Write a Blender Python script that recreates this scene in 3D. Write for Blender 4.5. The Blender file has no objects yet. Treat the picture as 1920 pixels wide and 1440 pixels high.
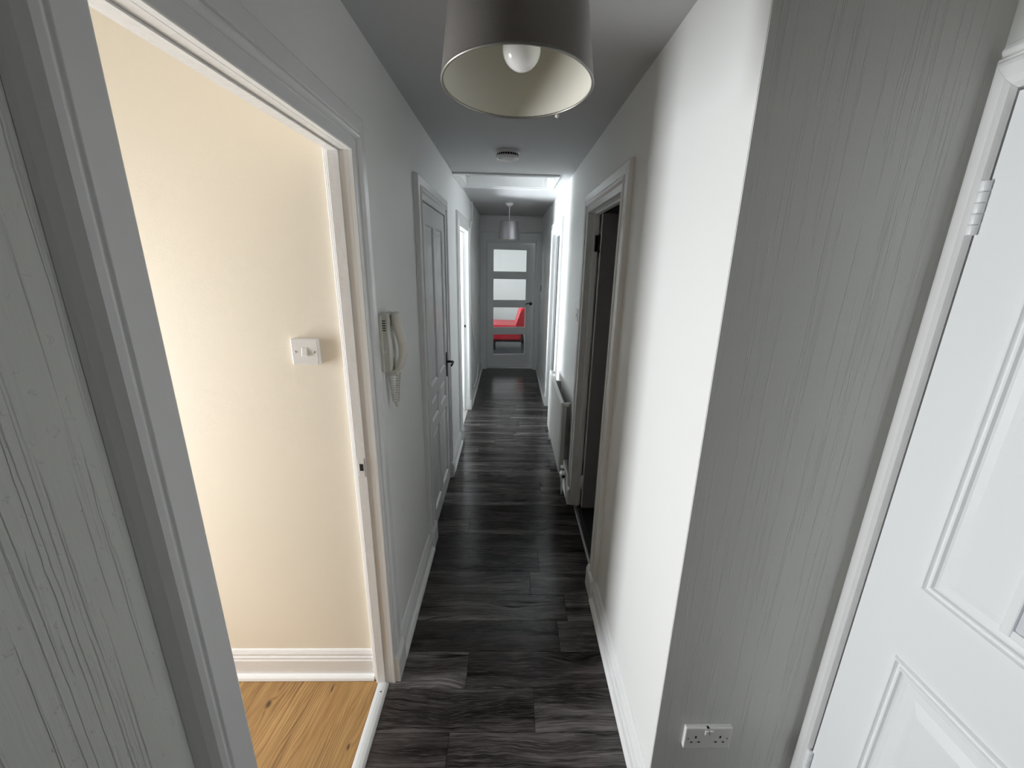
import bpy, bmesh, math, random
from mathutils import Vector, Matrix

random.seed(7)
S = bpy.context.scene
COL = S.collection

# ------------------------------------------------------------------ camera
F_PX, CX, PITCH, YAW, ROLL, H = 777.5, 974.1, 0.2855, 0.0274, 0.0238, 1.70


def make_camera():
    cp, sp = math.cos(PITCH), math.sin(PITCH)
    cy, sy = math.cos(YAW), math.sin(YAW)
    fwd = Vector((sy * cp, cy * cp, -sp))
    right = Vector((cy, -sy, 0))
    up = right.cross(fwd)
    cr, sr = math.cos(ROLL), math.sin(ROLL)
    r2 = cr * right + sr * up
    u2 = -sr * right + cr * up
    cam = bpy.data.cameras.new('camera')
    cam.sensor_width = 36.0
    cam.sensor_fit = 'HORIZONTAL'
    cam.lens = F_PX / 1920 * 36.0
    cam.shift_x = (960 - CX) / 1920
    cam.clip_start = 0.02
    o = bpy.data.objects.new('camera', cam)
    COL.objects.link(o)
    m = Matrix((r2, u2, -fwd)).transposed().to_4x4()
    m.translation = (0, 0, H)
    o.matrix_world = m
    S.camera = o


make_camera()

# ------------------------------------------------------------------ world, daylight, exposure
w = bpy.data.worlds.new('world')
S.world = w
w.use_nodes = True
w.cycles.sampling_method = 'NONE'
w.node_tree.nodes['Background'].inputs[0].default_value = (0.75, 0.87, 1.0, 1)
w.node_tree.nodes['Background'].inputs[1].default_value = 1.0

S.view_settings.view_transform = 'Standard'
S.view_settings.look = 'None'
S.view_settings.gamma = 1.0
S.view_settings.use_curve_mapping = False
S.view_settings.exposure = 0.05
S.cycles.use_denoising = True
S.cycles.max_bounces = 7
S.cycles.diffuse_bounces = 5
S.cycles.glossy_bounces = 4
S.cycles.transparent_max_bounces = 12
S.cycles.caustics_reflective = False
S.cycles.caustics_refractive = False
S.cycles.sample_clamp_indirect = 6.0
S.cycles.use_adaptive_sampling = True
S.cycles.adaptive_threshold = 0.05


def area(name, loc, direction, sx, sy, power, color):
    """daylight arriving through a window opening"""
    l = bpy.data.lights.new(name, 'AREA')
    l.shape = 'RECTANGLE'
    l.size, l.size_y = sx, sy
    l.energy = power
    l.color = color
    o = bpy.data.objects.new(name, l)
    COL.objects.link(o)
    o.location = loc
    o.rotation_euler = Vector(direction).to_track_quat('-Z', 'Y').to_euler()
    return o


# daylight at the windows of the two rooms on the left and of the living room at the end
DAY_LEFT = area('daylight_left_room', (-2.70, 0.955, 1.07), (1, 0, 0), 0.71, 1.60, 122, (0.93, 0.97, 1.0))
DAY_BOX = area('daylight_box_room', (-2.05, 4.30, 0.95), (1, 0, 0.75), 0.60, 1.45, 108, (0.88, 0.95, 1.0))
DAY_BOX.data.spread = math.radians(125)
DAY_LIVING = area('daylight_living_room', (-2.25, 8.3, 1.45), (1, 0, 0), 2.2, 1.5, 165, (0.86, 0.98, 1.0))

# ------------------------------------------------------------------ tagging helpers


def tag(o, label=None, cat=None, group=None, kind=None):
    if label:
        o['label'] = label
    if cat:
        o['category'] = cat
    if group:
        o['group'] = group
    if kind:
        o['kind'] = kind
    return o


def empty(name, loc=(0, 0, 0)):
    o = bpy.data.objects.new(name, None)
    o.empty_display_size = 0.05
    COL.objects.link(o)
    o.location = loc
    return o


class MB:
    """collects geometry and links it as one mesh object"""

    def __init__(self):
        self.v, self.f, self.s = [], [], []

    def add(self, verts, faces, smooth=False):
        b = len(self.v)
        self.v += [tuple(p) for p in verts]
        self.f += [tuple(i + b for i in fc) for fc in faces]
        self.s += [smooth] * len(faces)
        return self

    def box(self, a, b):
        x0, y0, z0 = [min(a[i], b[i]) for i in range(3)]
        x1, y1, z1 = [max(a[i], b[i]) for i in range(3)]
        self.add([(x0, y0, z0), (x1, y0, z0), (x1, y1, z0), (x0, y1, z0),
                  (x0, y0, z1), (x1, y0, z1), (x1, y1, z1), (x0, y1, z1)],
                 [(0, 3, 2, 1), (4, 5, 6, 7), (0, 1, 5, 4), (1, 2, 6, 5), (2, 3, 7, 6), (3, 0, 4, 7)])
        return self

    def prism(self, pts, a, b):
        """polygon pts (3D, planar) extruded by vector from a to b offsets"""
        n = len(pts)
        a, b = Vector(a), Vector(b)
        v = [Vector(p) + a for p in pts] + [Vector(p) + b for p in pts]
        f = [tuple(range(n - 1, -1, -1)), tuple(range(n, 2 * n))]
        f += [(i, (i + 1) % n, n + (i + 1) % n, n + i) for i in range(n)]
        return self.add(v, f)

    def loft(self, rings, closed_ring=True, cap=True, smooth=False, closed_path=False):
        n = len(rings[0])
        v = [p for r in rings for p in r]
        f = []
        m = len(rings)
        for i in range(m if closed_path else m - 1):
            j = (i + 1) % m
            for k in range(n if closed_ring else n - 1):
                k2 = (k + 1) % n
                f.append((i * n + k, i * n + k2, j * n + k2, j * n + k))
        b = len(self.v)
        self.add(v, f, smooth)
        if cap and closed_ring and not closed_path:
            self.f.append(tuple(b + i for i in range(n - 1, -1, -1)))
            self.f.append(tuple(b + (m - 1) * n + i for i in range(n)))
            self.s += [False, False]
        return self

    def tube(self, path, r, n=8, closed=False, cap=True):
        path = [Vector(p) for p in path]
        m = len(path)
        rad = r if isinstance(r, (list, tuple)) else [r] * m
        rings = []
        ref = None
        for i, p in enumerate(path):
            if closed:
                t = path[(i + 1) % m] - path[i - 1]
            else:
                t = path[min(i + 1, m - 1)] - path[max(i - 1, 0)]
            t.normalize()
            if ref is None:
                ref = Vector((0, 0, 1)) if abs(t.z) < 0.9 else Vector((1, 0, 0))
            s = t.cross(ref).normalized()
            u = s.cross(t).normalized()
            ref = u
            rings.append([p + rad[i] * (math.cos(a) * s + math.sin(a) * u)
                          for a in [2 * math.pi * k / n for k in range(n)]])
        return self.loft(rings, True, cap, True, closed)

    def lathe(self, prof, centre, n=32, axis=(0, 0, 1), cap=False):
        """prof: list of (radius, height) about axis through centre"""
        ax = Vector(axis).normalized()
        ref = Vector((1, 0, 0)) if abs(ax.x) < 0.9 else Vector((0, 1, 0))
        s = ax.cross(ref).normalized()
        t = ax.cross(s)
        c = Vector(centre)
        rings = [[c + h * ax + r * (math.cos(a) * s + math.sin(a) * t)
                  for a in [2 * math.pi * k / n for k in range(n)]] for r, h in prof]
        return self.loft(rings, True, cap, True)

    def build(self, name, mat, parent=None, bevel=0.0, seg=1, loc=None, smooth_angle=None):
        me = bpy.data.meshes.new(name)
        me.from_pydata(self.v, [], self.f)
        bm = bmesh.new()
        bm.from_mesh(me)
        for f, s in zip(bm.faces, self.s):
            f.smooth = s
        bmesh.ops.recalc_face_normals(bm, faces=bm.faces)
        if bevel > 0:
            ed = [e for e in bm.edges if len(e.link_faces) == 2 and e.calc_face_angle(0) > 0.6]
            bmesh.ops.bevel(bm, geom=ed, offset=bevel, segments=seg, affect='EDGES', profile=0.5,
                            clamp_overlap=True)
        bm.to_mesh(me)
        bm.free()
        me.materials.append(mat)
        o = bpy.data.objects.new(name, me)
        COL.objects.link(o)
        if parent is not None:
            o.parent = parent
            o.matrix_parent_inverse = Matrix.Translation(-Vector(parent.location)) if parent.rotation_euler.to_matrix() == Matrix.Identity(3) else parent.matrix_basis.inverted()
        if loc is not None:
            o.location = loc
        return o


def bx(name, a, b, mat, parent=None, bevel=0.0, seg=1):
    return MB().box(a, b).build(name, mat, parent, bevel, seg)


# ------------------------------------------------------------------ materials


class NT:
    def __init__(self, name):
        self.m = bpy.data.materials.new(name)
        self.m.use_nodes = True
        self.t = self.m.node_tree
        self.b = self.t.nodes['Principled BSDF']

    def n(self, kind, **kw):
        nd = self.t.nodes.new(kind)
        for k, v in kw.items():
            setattr(nd, k, v)
        return nd

    def l(self, a, b):
        self.t.links.new(a, b)

    def coords(self, scale=(1, 1, 1), rot=(0, 0, 0), rnd=0.0):
        tc = self.n('ShaderNodeTexCoord')
        out = tc.outputs['Object']
        if rnd:
            oi = self.n('ShaderNodeObjectInfo')
            mu = self.n('ShaderNodeVectorMath', operation='SCALE')
            mu.inputs[0].default_value = (37.0, 71.0, 13.0)
            self.l(oi.outputs['Random'], mu.inputs['Scale'])
            ad = self.n('ShaderNodeVectorMath', operation='ADD')
            self.l(out, ad.inputs[0])
            self.l(mu.outputs[0], ad.inputs[1])
            out = ad.outputs[0]
        mp = self.n('ShaderNodeMapping')
        mp.inputs['Scale'].default_value = scale
        mp.inputs['Rotation'].default_value = rot
        self.l(out, mp.inputs['Vector'])
        return mp.outputs[0]

    def noise(self, vec, scale, detail=3, rough=0.5, dist=0.0):
        nd = self.n('ShaderNodeTexNoise')
        nd.inputs['Scale'].default_value = scale
        nd.inputs['Detail'].default_value = detail
        nd.inputs['Roughness'].default_value = rough
        nd.inputs['Distortion'].default_value = dist
        self.l(vec, nd.inputs['Vector'])
        return nd.outputs['Fac']

    def ramp(self, fac, stops):
        r = self.n('ShaderNodeValToRGB')
        el = r.color_ramp.elements
        while len(el) < len(stops):
            el.new(0.5)
        for e, (p, c) in zip(el, stops):
            e.position = p
            e.color = c if len(c) == 4 else (*c, 1)
        self.l(fac, r.inputs['Fac'])
        return r.outputs['Color']

    def math(self, op, a, b=None, c=None):
        m = self.n('ShaderNodeMath', operation=op)
        for i, x in enumerate((a, b, c)):
            if x is None:
                continue
            if isinstance(x, (int, float)):
                m.inputs[i].default_value = x
            else:
                self.l(x, m.inputs[i])
        return m.outputs[0]

    def mix(self, fac, a, b, mode='MIX'):
        m = self.n('ShaderNodeMix', data_type='RGBA', blend_type=mode)
        for sock, x in ((m.inputs[0], fac), (m.inputs[6], a), (m.inputs[7], b)):
            if isinstance(x, (int, float)):
                sock.default_value = x
            elif isinstance(x, tuple):
                sock.default_value = (*x, 1) if len(x) == 3 else x
            else:
                self.l(x, sock)
        return m.outputs[2]

    def bump(self, height, strength, dist=0.01, normal=None):
        b = self.n('ShaderNodeBump')
        b.inputs['Strength'].default_value = strength
        b.inputs['Distance'].default_value = dist
        self.l(height, b.inputs['Height'])
        if normal is not None:
            self.l(normal, b.inputs['Normal'])
        return b.outputs[0]

    def set(self, **kw):
        for k, v in kw.items():
            i = self.b.inputs[k.replace('_', ' ')]
            if hasattr(v, 'is_linked') or isinstance(v, bpy.types.NodeSocket):
                self.l(v, i)
            else:
                i.default_value = (*v, 1) if isinstance(v, tuple) and len(v) == 3 else v
        return self


def plain(name, col, rough=0.5, metal=0.0, bump=0.0, bscale=40.0, vary=0.04, **kw):
    t = NT(name)
    v = t.coords()
    n = t.noise(v, bscale, 4)
    n2 = t.noise(v, 2.3, 2)
    t.set(Base_Color=t.mix(n2, tuple(c * (1 - vary) for c in col), tuple(min(1, c * (1 + vary)) for c in col)),
          Roughness=rough, Metallic=metal)
    if bump:
        t.set(Normal=t.bump(n, bump, 0.002))
    for k, x in kw.items():
        t.set(**{k: x})
    return t.m


def ribbed_paper(name, col, big, strength=0.75):
    """painted wallpaper with wandering vertical ribs"""
    t = NT(name)
    tc = t.coords()
    wob = t.noise(t.coords((1, 1, 1)), 26.0 / big, 3, 0.6)
    cmb = t.n('ShaderNodeCombineXYZ')
    t.l(wob, cmb.inputs[0])
    t.l(wob, cmb.inputs[1])
    wv = t.n('ShaderNodeVectorMath', operation='SCALE')
    wv.inputs['Scale'].default_value = 0.0022 * big
    t.l(cmb.outputs[0], wv.inputs[0])
    ad = t.n('ShaderNodeVectorMath', operation='ADD')
    t.l(tc, ad.inputs[0])
    t.l(wv.outputs[0], ad.inputs[1])
    mp = t.n('ShaderNodeMapping')
    mp.inputs['Scale'].default_value = (1, 1, 0.016)
    t.l(ad.outputs[0], mp.inputs['Vector'])
    fine = t.noise(mp.outputs[0], 300 / big, 2, 0.6)
    coarse = t.noise(mp.outputs[0], 95 / big, 2, 0.5)
    ridge = t.ramp(coarse, [(0.575, (0, 0, 0)), (0.615, (1, 1, 1)), (0.66, (0.15, 0.15, 0.15))])
    pimple = t.ramp(t.noise(tc, 120 / big, 2), [(0.66, (0, 0, 0)), (0.72, (1, 1, 1))])
    hsum = t.math('ADD', t.math('ADD', t.math('MULTIPLY', fine, 0.40), ridge), t.math('MULTIPLY', pimple, 0.35))
    t.set(Base_Color=col, Roughness=0.5, Normal=t.bump(hsum, strength, 0.0017 * big))
    return t.m


def dark_plank():
    t = NT('dark_wood_plank')
    v = t.coords((1, 1, 1), rnd=1.0)
    oi = t.n('ShaderNodeObjectInfo')

    def stretch(sx, sy, vec=None):
        m = t.n('ShaderNodeMapping')
        m.inputs['Scale'].default_value = (sx, sy, 1)
        t.l(vec or v, m.inputs['Vector'])
        return m.outputs[0]
    # knots push the grain sideways
    vo = t.n('ShaderNodeTexVoronoi')
    vo.inputs['Scale'].default_value = 1.0
    t.l(stretch(2.6, 5.2), vo.inputs['Vector'])
    knot = t.ramp(vo.outputs['Distance'], [(0.05, (1, 1, 1)), (0.15, (0, 0, 0))])
    warp = t.noise(stretch(3.0, 7.0), 1.0, 3, 0.55)
    near = t.math('POWER', t.math('SUBTRACT', 1.0, t.math('MINIMUM', vo.outputs['Distance'], 1.0)), 5.0)
    cmb = t.n('ShaderNodeCombineXYZ')
    t.l(t.math('ADD', t.math('MULTIPLY', warp, 0.05), t.math('MULTIPLY', near, 0.055)), cmb.inputs[1])
    ad = t.n('ShaderNodeVectorMath', operation='ADD')
    t.l(v, ad.inputs[0])
    t.l(cmb.outputs[0], ad.inputs[1])
    g = ad.outputs[0]
    broad = t.noise(stretch(1.3, 13, g), 1.0, 3, 0.55)
    grain = t.noise(stretch(4, 120, g), 1.0, 4, 0.65)
    fib = t.noise(stretch(11, 380, g), 1.0, 2, 0.7)
    crack = t.ramp(t.noise(stretch(1.8, 34, g), 1.0, 5, 0.62), [(0.33, (1, 1, 1)), (0.42, (0, 0, 0))])
    base = t.ramp(broad, [(0.30, (0.006, 0.005, 0.005)), (0.43, (0.028, 0.0245, 0.024)), (0.56, (0.075, 0.069, 0.068)), (0.70, (0.17, 0.162, 0.16))])
    base = t.mix(t.ramp(grain, [(0.36, (0.8, 0.8, 0.8)), (0.58, (0, 0, 0))]), base, (0.012, 0.010, 0.010))
    base = t.mix(t.ramp(fib, [(0.52, (0, 0, 0)), (0.74, (0.45, 0.45, 0.45))]), base, (0.27, 0.26, 0.255))
    base = t.mix(t.math('MULTIPLY', crack, 0.9), base, (0.006, 0.005, 0.005))
    base = t.mix(t.math('MULTIPLY', knot, 0.85), base, (0.007, 0.005, 0.005))
    tone = t.ramp(oi.outputs['Random'], [(0, (0.62, 0.57, 0.56)), (0.35, (0.95, 0.90, 0.88)), (0.6, (1.2, 1.16, 1.14)), (1, (1.7, 1.66, 1.64))])
    base = t.mix(1.0, base, tone, 'MULTIPLY')
    t.l(t.math('MULTIPLY_ADD', t.math('SUBTRACT', 1.0, crack), 0.26, 0.08), t.b.inputs['Specular IOR Level'])
    t.set(Base_Color=base, Roughness=t.math('MULTIPLY_ADD', grain, 0.16, 0.11),
          Normal=t.bump(t.math('ADD', grain, t.math('MULTIPLY', crack, -1.2)), 0.25, 0.0012))
    return t.m


def oak():
    t = NT('oak_floor')
    v = t.coords((1, 1, 1), (0, 0, math.radians(6)))

    def stretch(sx, sy, vec=None):
        m = t.n('ShaderNodeMapping')
        m.inputs['Scale'].default_value = (sx, sy, 1)
        t.l(vec or v, m.inputs['Vector'])
        return m.outputs[0]
    raw = t.n('ShaderNodeTexCoord').outputs['Object']
    knot = near = None
    wobble = t.math('MULTIPLY', t.noise(raw, 45, 2), 0.012)
    for kx, ky, rx, ry in ((-0.930, 1.238, 0.016, 0.030), (-0.705, 1.300, 0.006, 0.030), (-0.560, 1.085, 0.008, 0.020),
                           (-1.25, 0.70, 0.018, 0.035), (-0.80, 0.55, 0.014, 0.030), (-1.60, 1.00, 0.016, 0.03), (-1.05, -0.10, 0.018, 0.03)):
        sub = t.n('ShaderNodeVectorMath', operation='SUBTRACT')
        t.l(raw, sub.inputs[0])
        sub.inputs[1].default_value = (kx, ky, 0)
        sc = t.n('ShaderNodeVectorMath', operation='MULTIPLY')
        t.l(sub.outputs[0], sc.inputs[0])
        sc.inputs[1].default_value = (1 / rx, 1 / ry, 0)
        ln = t.n('ShaderNodeVectorMath', operation='LENGTH')
        t.l(sc.outputs[0], ln.inputs[0])
        d = t.math('ADD', ln.outputs['Value'], t.math('MULTIPLY', wobble, 30.0))
        k = t.ramp(d, [(0.45, (1, 1, 1)), (1.0, (0, 0, 0))])
        n_ = t.math('DIVIDE', 1.0, t.math('ADD', 1.0, t.math('MULTIPLY', d, d)))
        knot = k if knot is None else t.math('MAXIMUM', knot, k)
        near = n_ if near is None else t.math('ADD', near, n_)
    lf = t.noise(stretch(6, 0.9), 1.0, 3, 0.55)
    mf = t.noise(stretch(34, 3.2), 1.0, 3, 0.6)
    sep = t.n('ShaderNodeSeparateXYZ')
    t.l(v, sep.inputs[0])
    ph = t.math('ADD', t.math('ADD', t.math('MULTIPLY', sep.outputs[0], 520.0), t.math('MULTIPLY', lf, 80.0)),
                t.math('ADD', t.math('MULTIPLY', near, 16.0), t.math('MULTIPLY', mf, 9.0)))
    rings = t.math('MULTIPLY_ADD', t.math('SINE', ph), 0.5, 0.5)
    fib = t.noise(stretch(380, 9), 1.0, 3, 0.7)
    base = t.ramp(mf, [(0.25, (0.20, 0.095, 0.028)), (0.48, (0.33, 0.18, 0.060)), (0.72, (0.43, 0.25, 0.092))])
    base = t.mix(t.math('MULTIPLY', t.math('POWER', rings, 3.0), t.ramp(t.noise(stretch(14, 2.0), 1.0, 2), [(0.35, (0.12, 0.12, 0.12)), (0.65, (0.85, 0.85, 0.85))])), base, (0.10, 0.042, 0.013))
    base = t.mix(t.ramp(fib, [(0.45, (0, 0, 0)), (0.75, (0.4, 0.4, 0.4))]), base, (0.46, 0.30, 0.14))
    base = t.mix(t.math('MULTIPLY', knot, 0.92), base, (0.05, 0.024, 0.012))
    t.set(Base_Color=base, Roughness=0.42, Normal=t.bump(fib, 0.12, 0.001))
    return t.m


def far_floor():
    t = NT('grey_wood_floor_far')
    v = t.coords((1.2, 9, 1))
    n = t.noise(v, 3.0, 5, 0.6, 0.5)
    t.set(Base_Color=t.ramp(n, [(0.3, (0.015, 0.016, 0.02)), (0.7, (0.07, 0.072, 0.085))]), Roughness=0.3)
    return t.m


def glass_mat(name, tint=(1, 1, 1), rough=0.0):
    t = NT(name)
    tr = t.n('ShaderNodeBsdfTransparent')
    tr.inputs[0].default_value = (*tint, 1)
    gl = t.n('ShaderNodeBsdfGlossy')
    gl.inputs['Roughness'].default_value = 0.02
    fr = t.n('ShaderNodeFresnel')
    fr.inputs[0].default_value = 1.45
    mx = t.n('ShaderNodeMixShader')
    t.l(fr.outputs[0], mx.inputs[0])
    t.l(tr.outputs[0], mx.inputs[1])
    t.l(gl.outputs[0], mx.inputs[2])
    out = [n for n in t.t.nodes if n.type == 'OUTPUT_MATERIAL'][0]
    t.l(mx.outputs[0], out.inputs[0])
    return t.m


M = dict(
    wall=plain('white_wall_paint', (0.83, 0.83, 0.815), 0.5, bump=0.10, bscale=180, vary=0.012),
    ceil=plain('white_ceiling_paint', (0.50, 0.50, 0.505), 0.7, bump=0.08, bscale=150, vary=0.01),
    cream=plain('cream_wall_paint', (0.82, 0.745, 0.625), 0.6, bump=0.10, bscale=170, vary=0.012),
    wood=plain('white_gloss_woodwork', (0.80, 0.80, 0.795), 0.24, bump=0.18, bscale=60, vary=0.015),
    wood_old=plain('white_gloss_woodwork_thick', (0.81, 0.80, 0.79), 0.22, bump=0.55, bscale=55, vary=0.02),
    paper_r=ribbed_paper('ribbed_wallpaper_fine', (0.72, 0.72, 0.69), 0.8, 0.75),
    paper_l=ribbed_paper('ribbed_wallpaper_coarse', (0.66, 0.665, 0.63), 1.5, 0.6),
    plank=dark_plank(), oak=oak(), farfloor=far_floor(),
    sub=plain('dark_subfloor', (0.012, 0.011, 0.011), 0.8),
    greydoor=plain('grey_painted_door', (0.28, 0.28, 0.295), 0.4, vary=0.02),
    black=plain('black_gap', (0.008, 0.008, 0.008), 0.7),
    darkmetal=plain('dark_bronze_metal', (0.05, 0.047, 0.045), 0.35, 0.9),
    chrome=plain('satin_steel', (0.55, 0.55, 0.56), 0.3, 1.0),
    steel=plain('dull_threshold_steel', (0.32, 0.32, 0.32), 0.35, 0.9),
    plastic=plain('white_plastic', (0.80, 0.79, 0.775), 0.35, vary=0.01),
    ivory=plain('ivory_plastic', (0.70, 0.675, 0.60), 0.4, vary=0.015),
    shade_out=plain('taupe_satin_shade', (0.22, 0.195, 0.175), 0.33, 0.45, bump=0.35, bscale=500, vary=0.03, Sheen_Weight=0.25),
    shade_in=plain('cream_shade_lining', (0.66, 0.64, 0.56), 0.6, vary=0.01),
    shade_far=plain('silver_grey_satin_shade', (0.36, 0.35, 0.36), 0.30, 0.65, bump=0.2, bscale=500, vary=0.03),
    bulb=plain('opal_bulb_glass', (0.93, 0.93, 0.93), 0.12, vary=0.0, Subsurface_Weight=0.0, Coat_Weight=0.6),
    rad=plain('cream_radiator_enamel', (0.78, 0.77, 0.73), 0.3, vary=0.01),
    red=plain('red_leather', (0.50, 0.015, 0.028), 0.33, bump=0.2, bscale=120, vary=0.05),
    glass=glass_mat('clear_glass'),
    frost=plain('reeded_glass', (0.62, 0.64, 0.68), 0.15, vary=0.05, Coat_Weight=0.5),
    white_door=plain('white_composite_door', (0.82, 0.83, 0.835), 0.33, bump=0.05, bscale=90, vary=0.01),
    cable=plain('white_cable', (0.85, 0.85, 0.84), 0.45, vary=0.0),
)

# ------------------------------------------------------------------ dimensions (metres; camera above the origin)
L, R, C = -0.468, 0.475, 2.364
T = 0.062                     # partition thickness
YC = 0.922                    # where the hallway narrows (face of the ribbed wall)
XE = 0.938                    # entrance side wall
YB = -1.30                    # wall behind the camera
YEND = 6.66                   # end wall of the hallway
HEAD = 1.995                  # door opening height

D1 = (0.538, 1.322)           # left doorway to the cream room
D2 = (2.285, 3.045)           # left closed panelled door
D3 = (3.870, 4.662)           # left doorway to the bright room
RD1 = (1.895, 2.660)          # right doorway, door open into the dark room
RD2 = (4.075, 4.840)          # right doorway further on
ROOM_A_Y = 1.366              # face of the switch wall


def wall_y(name, x0, x1, y0, y1, mat, holes=(), z1=C + 0.12, label=None):
    """wall running along y with door holes (ya, yb, head)"""
    m = MB()
    y = y0
    for a, b, hd in sorted(holes):
        m.box((x0, y, 0), (x1, a, z1))
        m.box((x0, a, hd), (x1, b, z1))
        y = b
    m.box((x0, y, 0), (x1, y1, z1))
    o = m.build(name, mat)
    return tag(o, label, 'wall', kind='structure')


LIN = 0.026   # lining thickness (holes are wider than the opening by it)


def hole(d):
    return (d[0] - LIN, d[1] + LIN, HEAD + LIN)


# ------------------------------------------------------------------ setting: floors
subfloor = tag(MB().box((-0.56, YB, -0.05), (XE + 0.1, YEND + 0.2, -0.0125)).build('floor', M['sub']),
               'dark grey wood plank floor running the length of the hallway', 'floor', kind='structure')
PITCHP = 0.1690
JOINTS = {0: 0.122, 1: -0.159, 2: 0.257, 4: 0.136, -1: -0.20, 7: -0.25, 11: -0.24, 15: -0.13, 16: 0.06, 22: -0.16}
k0 = math.floor((YB - 1.13) / PITCHP)
k1 = math.ceil((YEND + 0.16 - 1.13) / PITCHP)
rp = random.Random(3)
for k in range(k0, k1):
    ya, yb = 1.13 + k * PITCHP, 1.13 + (k + 1) * PITCHP
    ya, yb = max(ya, YB), min(yb, YEND + 0.18)
    xr = XE + 0.02 if ya < YC + 0.02 else 0.535
    xl = -0.482
    if k in JOINTS:
        j = [JOINTS[k]]
    else:
        j = [rp.uniform(-0.38, 0.42)] if rp.random() < 0.7 else []
    xs = [xl] + [q for q in j] + [xr]
    for a, b in zip(xs[:-1], xs[1:]):
        cx, cy = (a + b) / 2, (ya + yb) / 2
        hx, hy, g, c = (b - a) / 2 - 0.0004, (yb - ya) / 2 - 0.0004, 0.010, 0.0011
        m = MB()
        v = [(-hx, -hy, -g), (hx, -hy, -g), (hx, hy, -g), (-hx, hy, -g),
             (-hx, -hy, -c), (hx, -hy, -c), (hx, hy, -c), (-hx, hy, -c),
             (-hx + c, -hy + c, 0), (hx - c, -hy + c, 0), (hx - c, hy - c, 0), (-hx + c, hy - c, 0)]
        f = [(8, 9, 10, 11)]
        for s in (0, 4):
            f += [(s + i, s + (i + 1) % 4, s + 4 + (i + 1) % 4, s + 4 + i) for i in range(4)]
        f.append((3, 2, 1, 0))
        m.add(v, f)
        o = m.build('plank', M['plank'])
        o.parent = subfloor
        o.location = (cx, cy, 0)

tag(MB().box((-2.75, YB, -0.05), (-0.519, ROOM_A_Y + 0.03, -0.001)).build('floor', M['oak']),
    'honey brown oak floor inside the cream room', 'floor', kind='structure')
tag(MB().box((-2.1, 3.1, -0.05), (-0.482, 4.72, -0.001)).build('floor', plain('pale_floor', (0.55, 0.53, 0.50), 0.4)),
    'pale floor of the bright room behind the second left doorway', 'floor', kind='structure')
tag(MB().box((0.536, 1.1, -0.05), (2.3, 3.4, -0.001)).build('floor', M['black']),  # black colour stands in for the darkness of the unlit room
    'floor of the unlit room on the right, coloured black for its darkness', 'floor', kind='structure')
tag(MB().box((0.536, 3.5, -0.05), (2.3, 5.8, -0.001)).build('floor', M['farfloor']),
    'grey floor inside the far right doorway', 'floor', kind='structure')
tag(MB().box((-2.3, YEND + 0.18, -0.05), (2.6, 10.3, -0.002)).build('floor', M['farfloor']),
    'grey wood floor of the living room behind the glazed door', 'floor', kind='structure')

# ------------------------------------------------------------------ setting: ceilings (loft opening left out of the hall ceiling)
HX0, HX1, HY0, HY1 = -0.425, 0.335, 3.62, 4.16      # clear opening of the loft hatch
m = MB()
zt = C + 0.08
for a, b in (((L - T, YB, C), (XE + 0.12, HY0, zt)), ((L - T, HY1, C), (XE + 0.12, YEND + 0.2, zt)),
             ((L - T, HY0, C), (HX0, HY1, zt)), ((HX1, HY0, C), (XE + 0.12, HY1, zt))):
    m.box(a, b)
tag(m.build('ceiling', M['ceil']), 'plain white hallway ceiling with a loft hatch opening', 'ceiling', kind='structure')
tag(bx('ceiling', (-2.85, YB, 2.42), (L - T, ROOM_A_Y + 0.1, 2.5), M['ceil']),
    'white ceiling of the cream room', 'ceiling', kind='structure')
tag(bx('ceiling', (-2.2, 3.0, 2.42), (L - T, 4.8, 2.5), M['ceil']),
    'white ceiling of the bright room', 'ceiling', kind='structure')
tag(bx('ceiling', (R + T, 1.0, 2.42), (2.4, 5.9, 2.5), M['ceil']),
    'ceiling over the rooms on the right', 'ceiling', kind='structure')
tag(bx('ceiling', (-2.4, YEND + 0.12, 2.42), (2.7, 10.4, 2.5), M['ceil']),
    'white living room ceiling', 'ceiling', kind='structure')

# ------------------------------------------------------------------ setting: walls
wall_y('wall_left', L - T, L, D1[0] - LIN, YEND + 0.1, M['wall'], [hole(D1), hole(D2), hole(D3)],
       label='long smooth white wall on the left of the hallway')
tag(bx('wall_left', (L - T, YB, 0), (L, D1[0] - LIN, C + 0.1), M['paper_l']),
    'near left wall with coarse ribbed wallpaper beside the first doorway', 'wall', kind='structure')
wall_y('wall_right', R, R + T, YC + 0.003, YEND + 0.1, M['wall'], [hole(RD1), hole(RD2)],
       label='long smooth white wall on the right of the hallway')
tag(bx('wall_entrance', (R + 0.001, YC, 0), (XE + 0.15, YC + 0.09, C + 0.1), M['paper_r']),
    'grey ribbed wallpaper wall facing the camera on the right', 'wall', kind='structure')
# entrance side wall with the opening for the white panelled door
ED = (0.045, 0.868, 2.03)
wall_y('wall_entrance', XE, XE + 0.12, YB, YC + 0.02, M['paper_r'], [(ED[0] - 0.02, ED[1] + 0.01, ED[2] + 0.01)],
       label='right entrance wall around the white panelled door')
tag(bx('wall_back', (L - T, YB - 0.1, 0), (XE + 0.12, YB, C + 0.1), M['wall']),
    'wall behind the camera at the entrance', 'wall', kind='structure')
# end wall
ENDD = (-0.372, 0.395)
m = MB()
m.box((L - T, YEND, 0), (ENDD[0] - 0.02, YEND + 0.12, C + 0.1))
m.box((ENDD[1] + 0.02, YEND, 0), (R + T, YEND + 0.12, C + 0.1))
m.box((ENDD[0] - 0.02, YEND, 2.02), (ENDD[1] + 0.02, YEND + 0.12, C + 0.1))
tag(m.build('wall_end', M['wall']), 'white end wall around the glazed door', 'wall', kind='structure')

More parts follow.
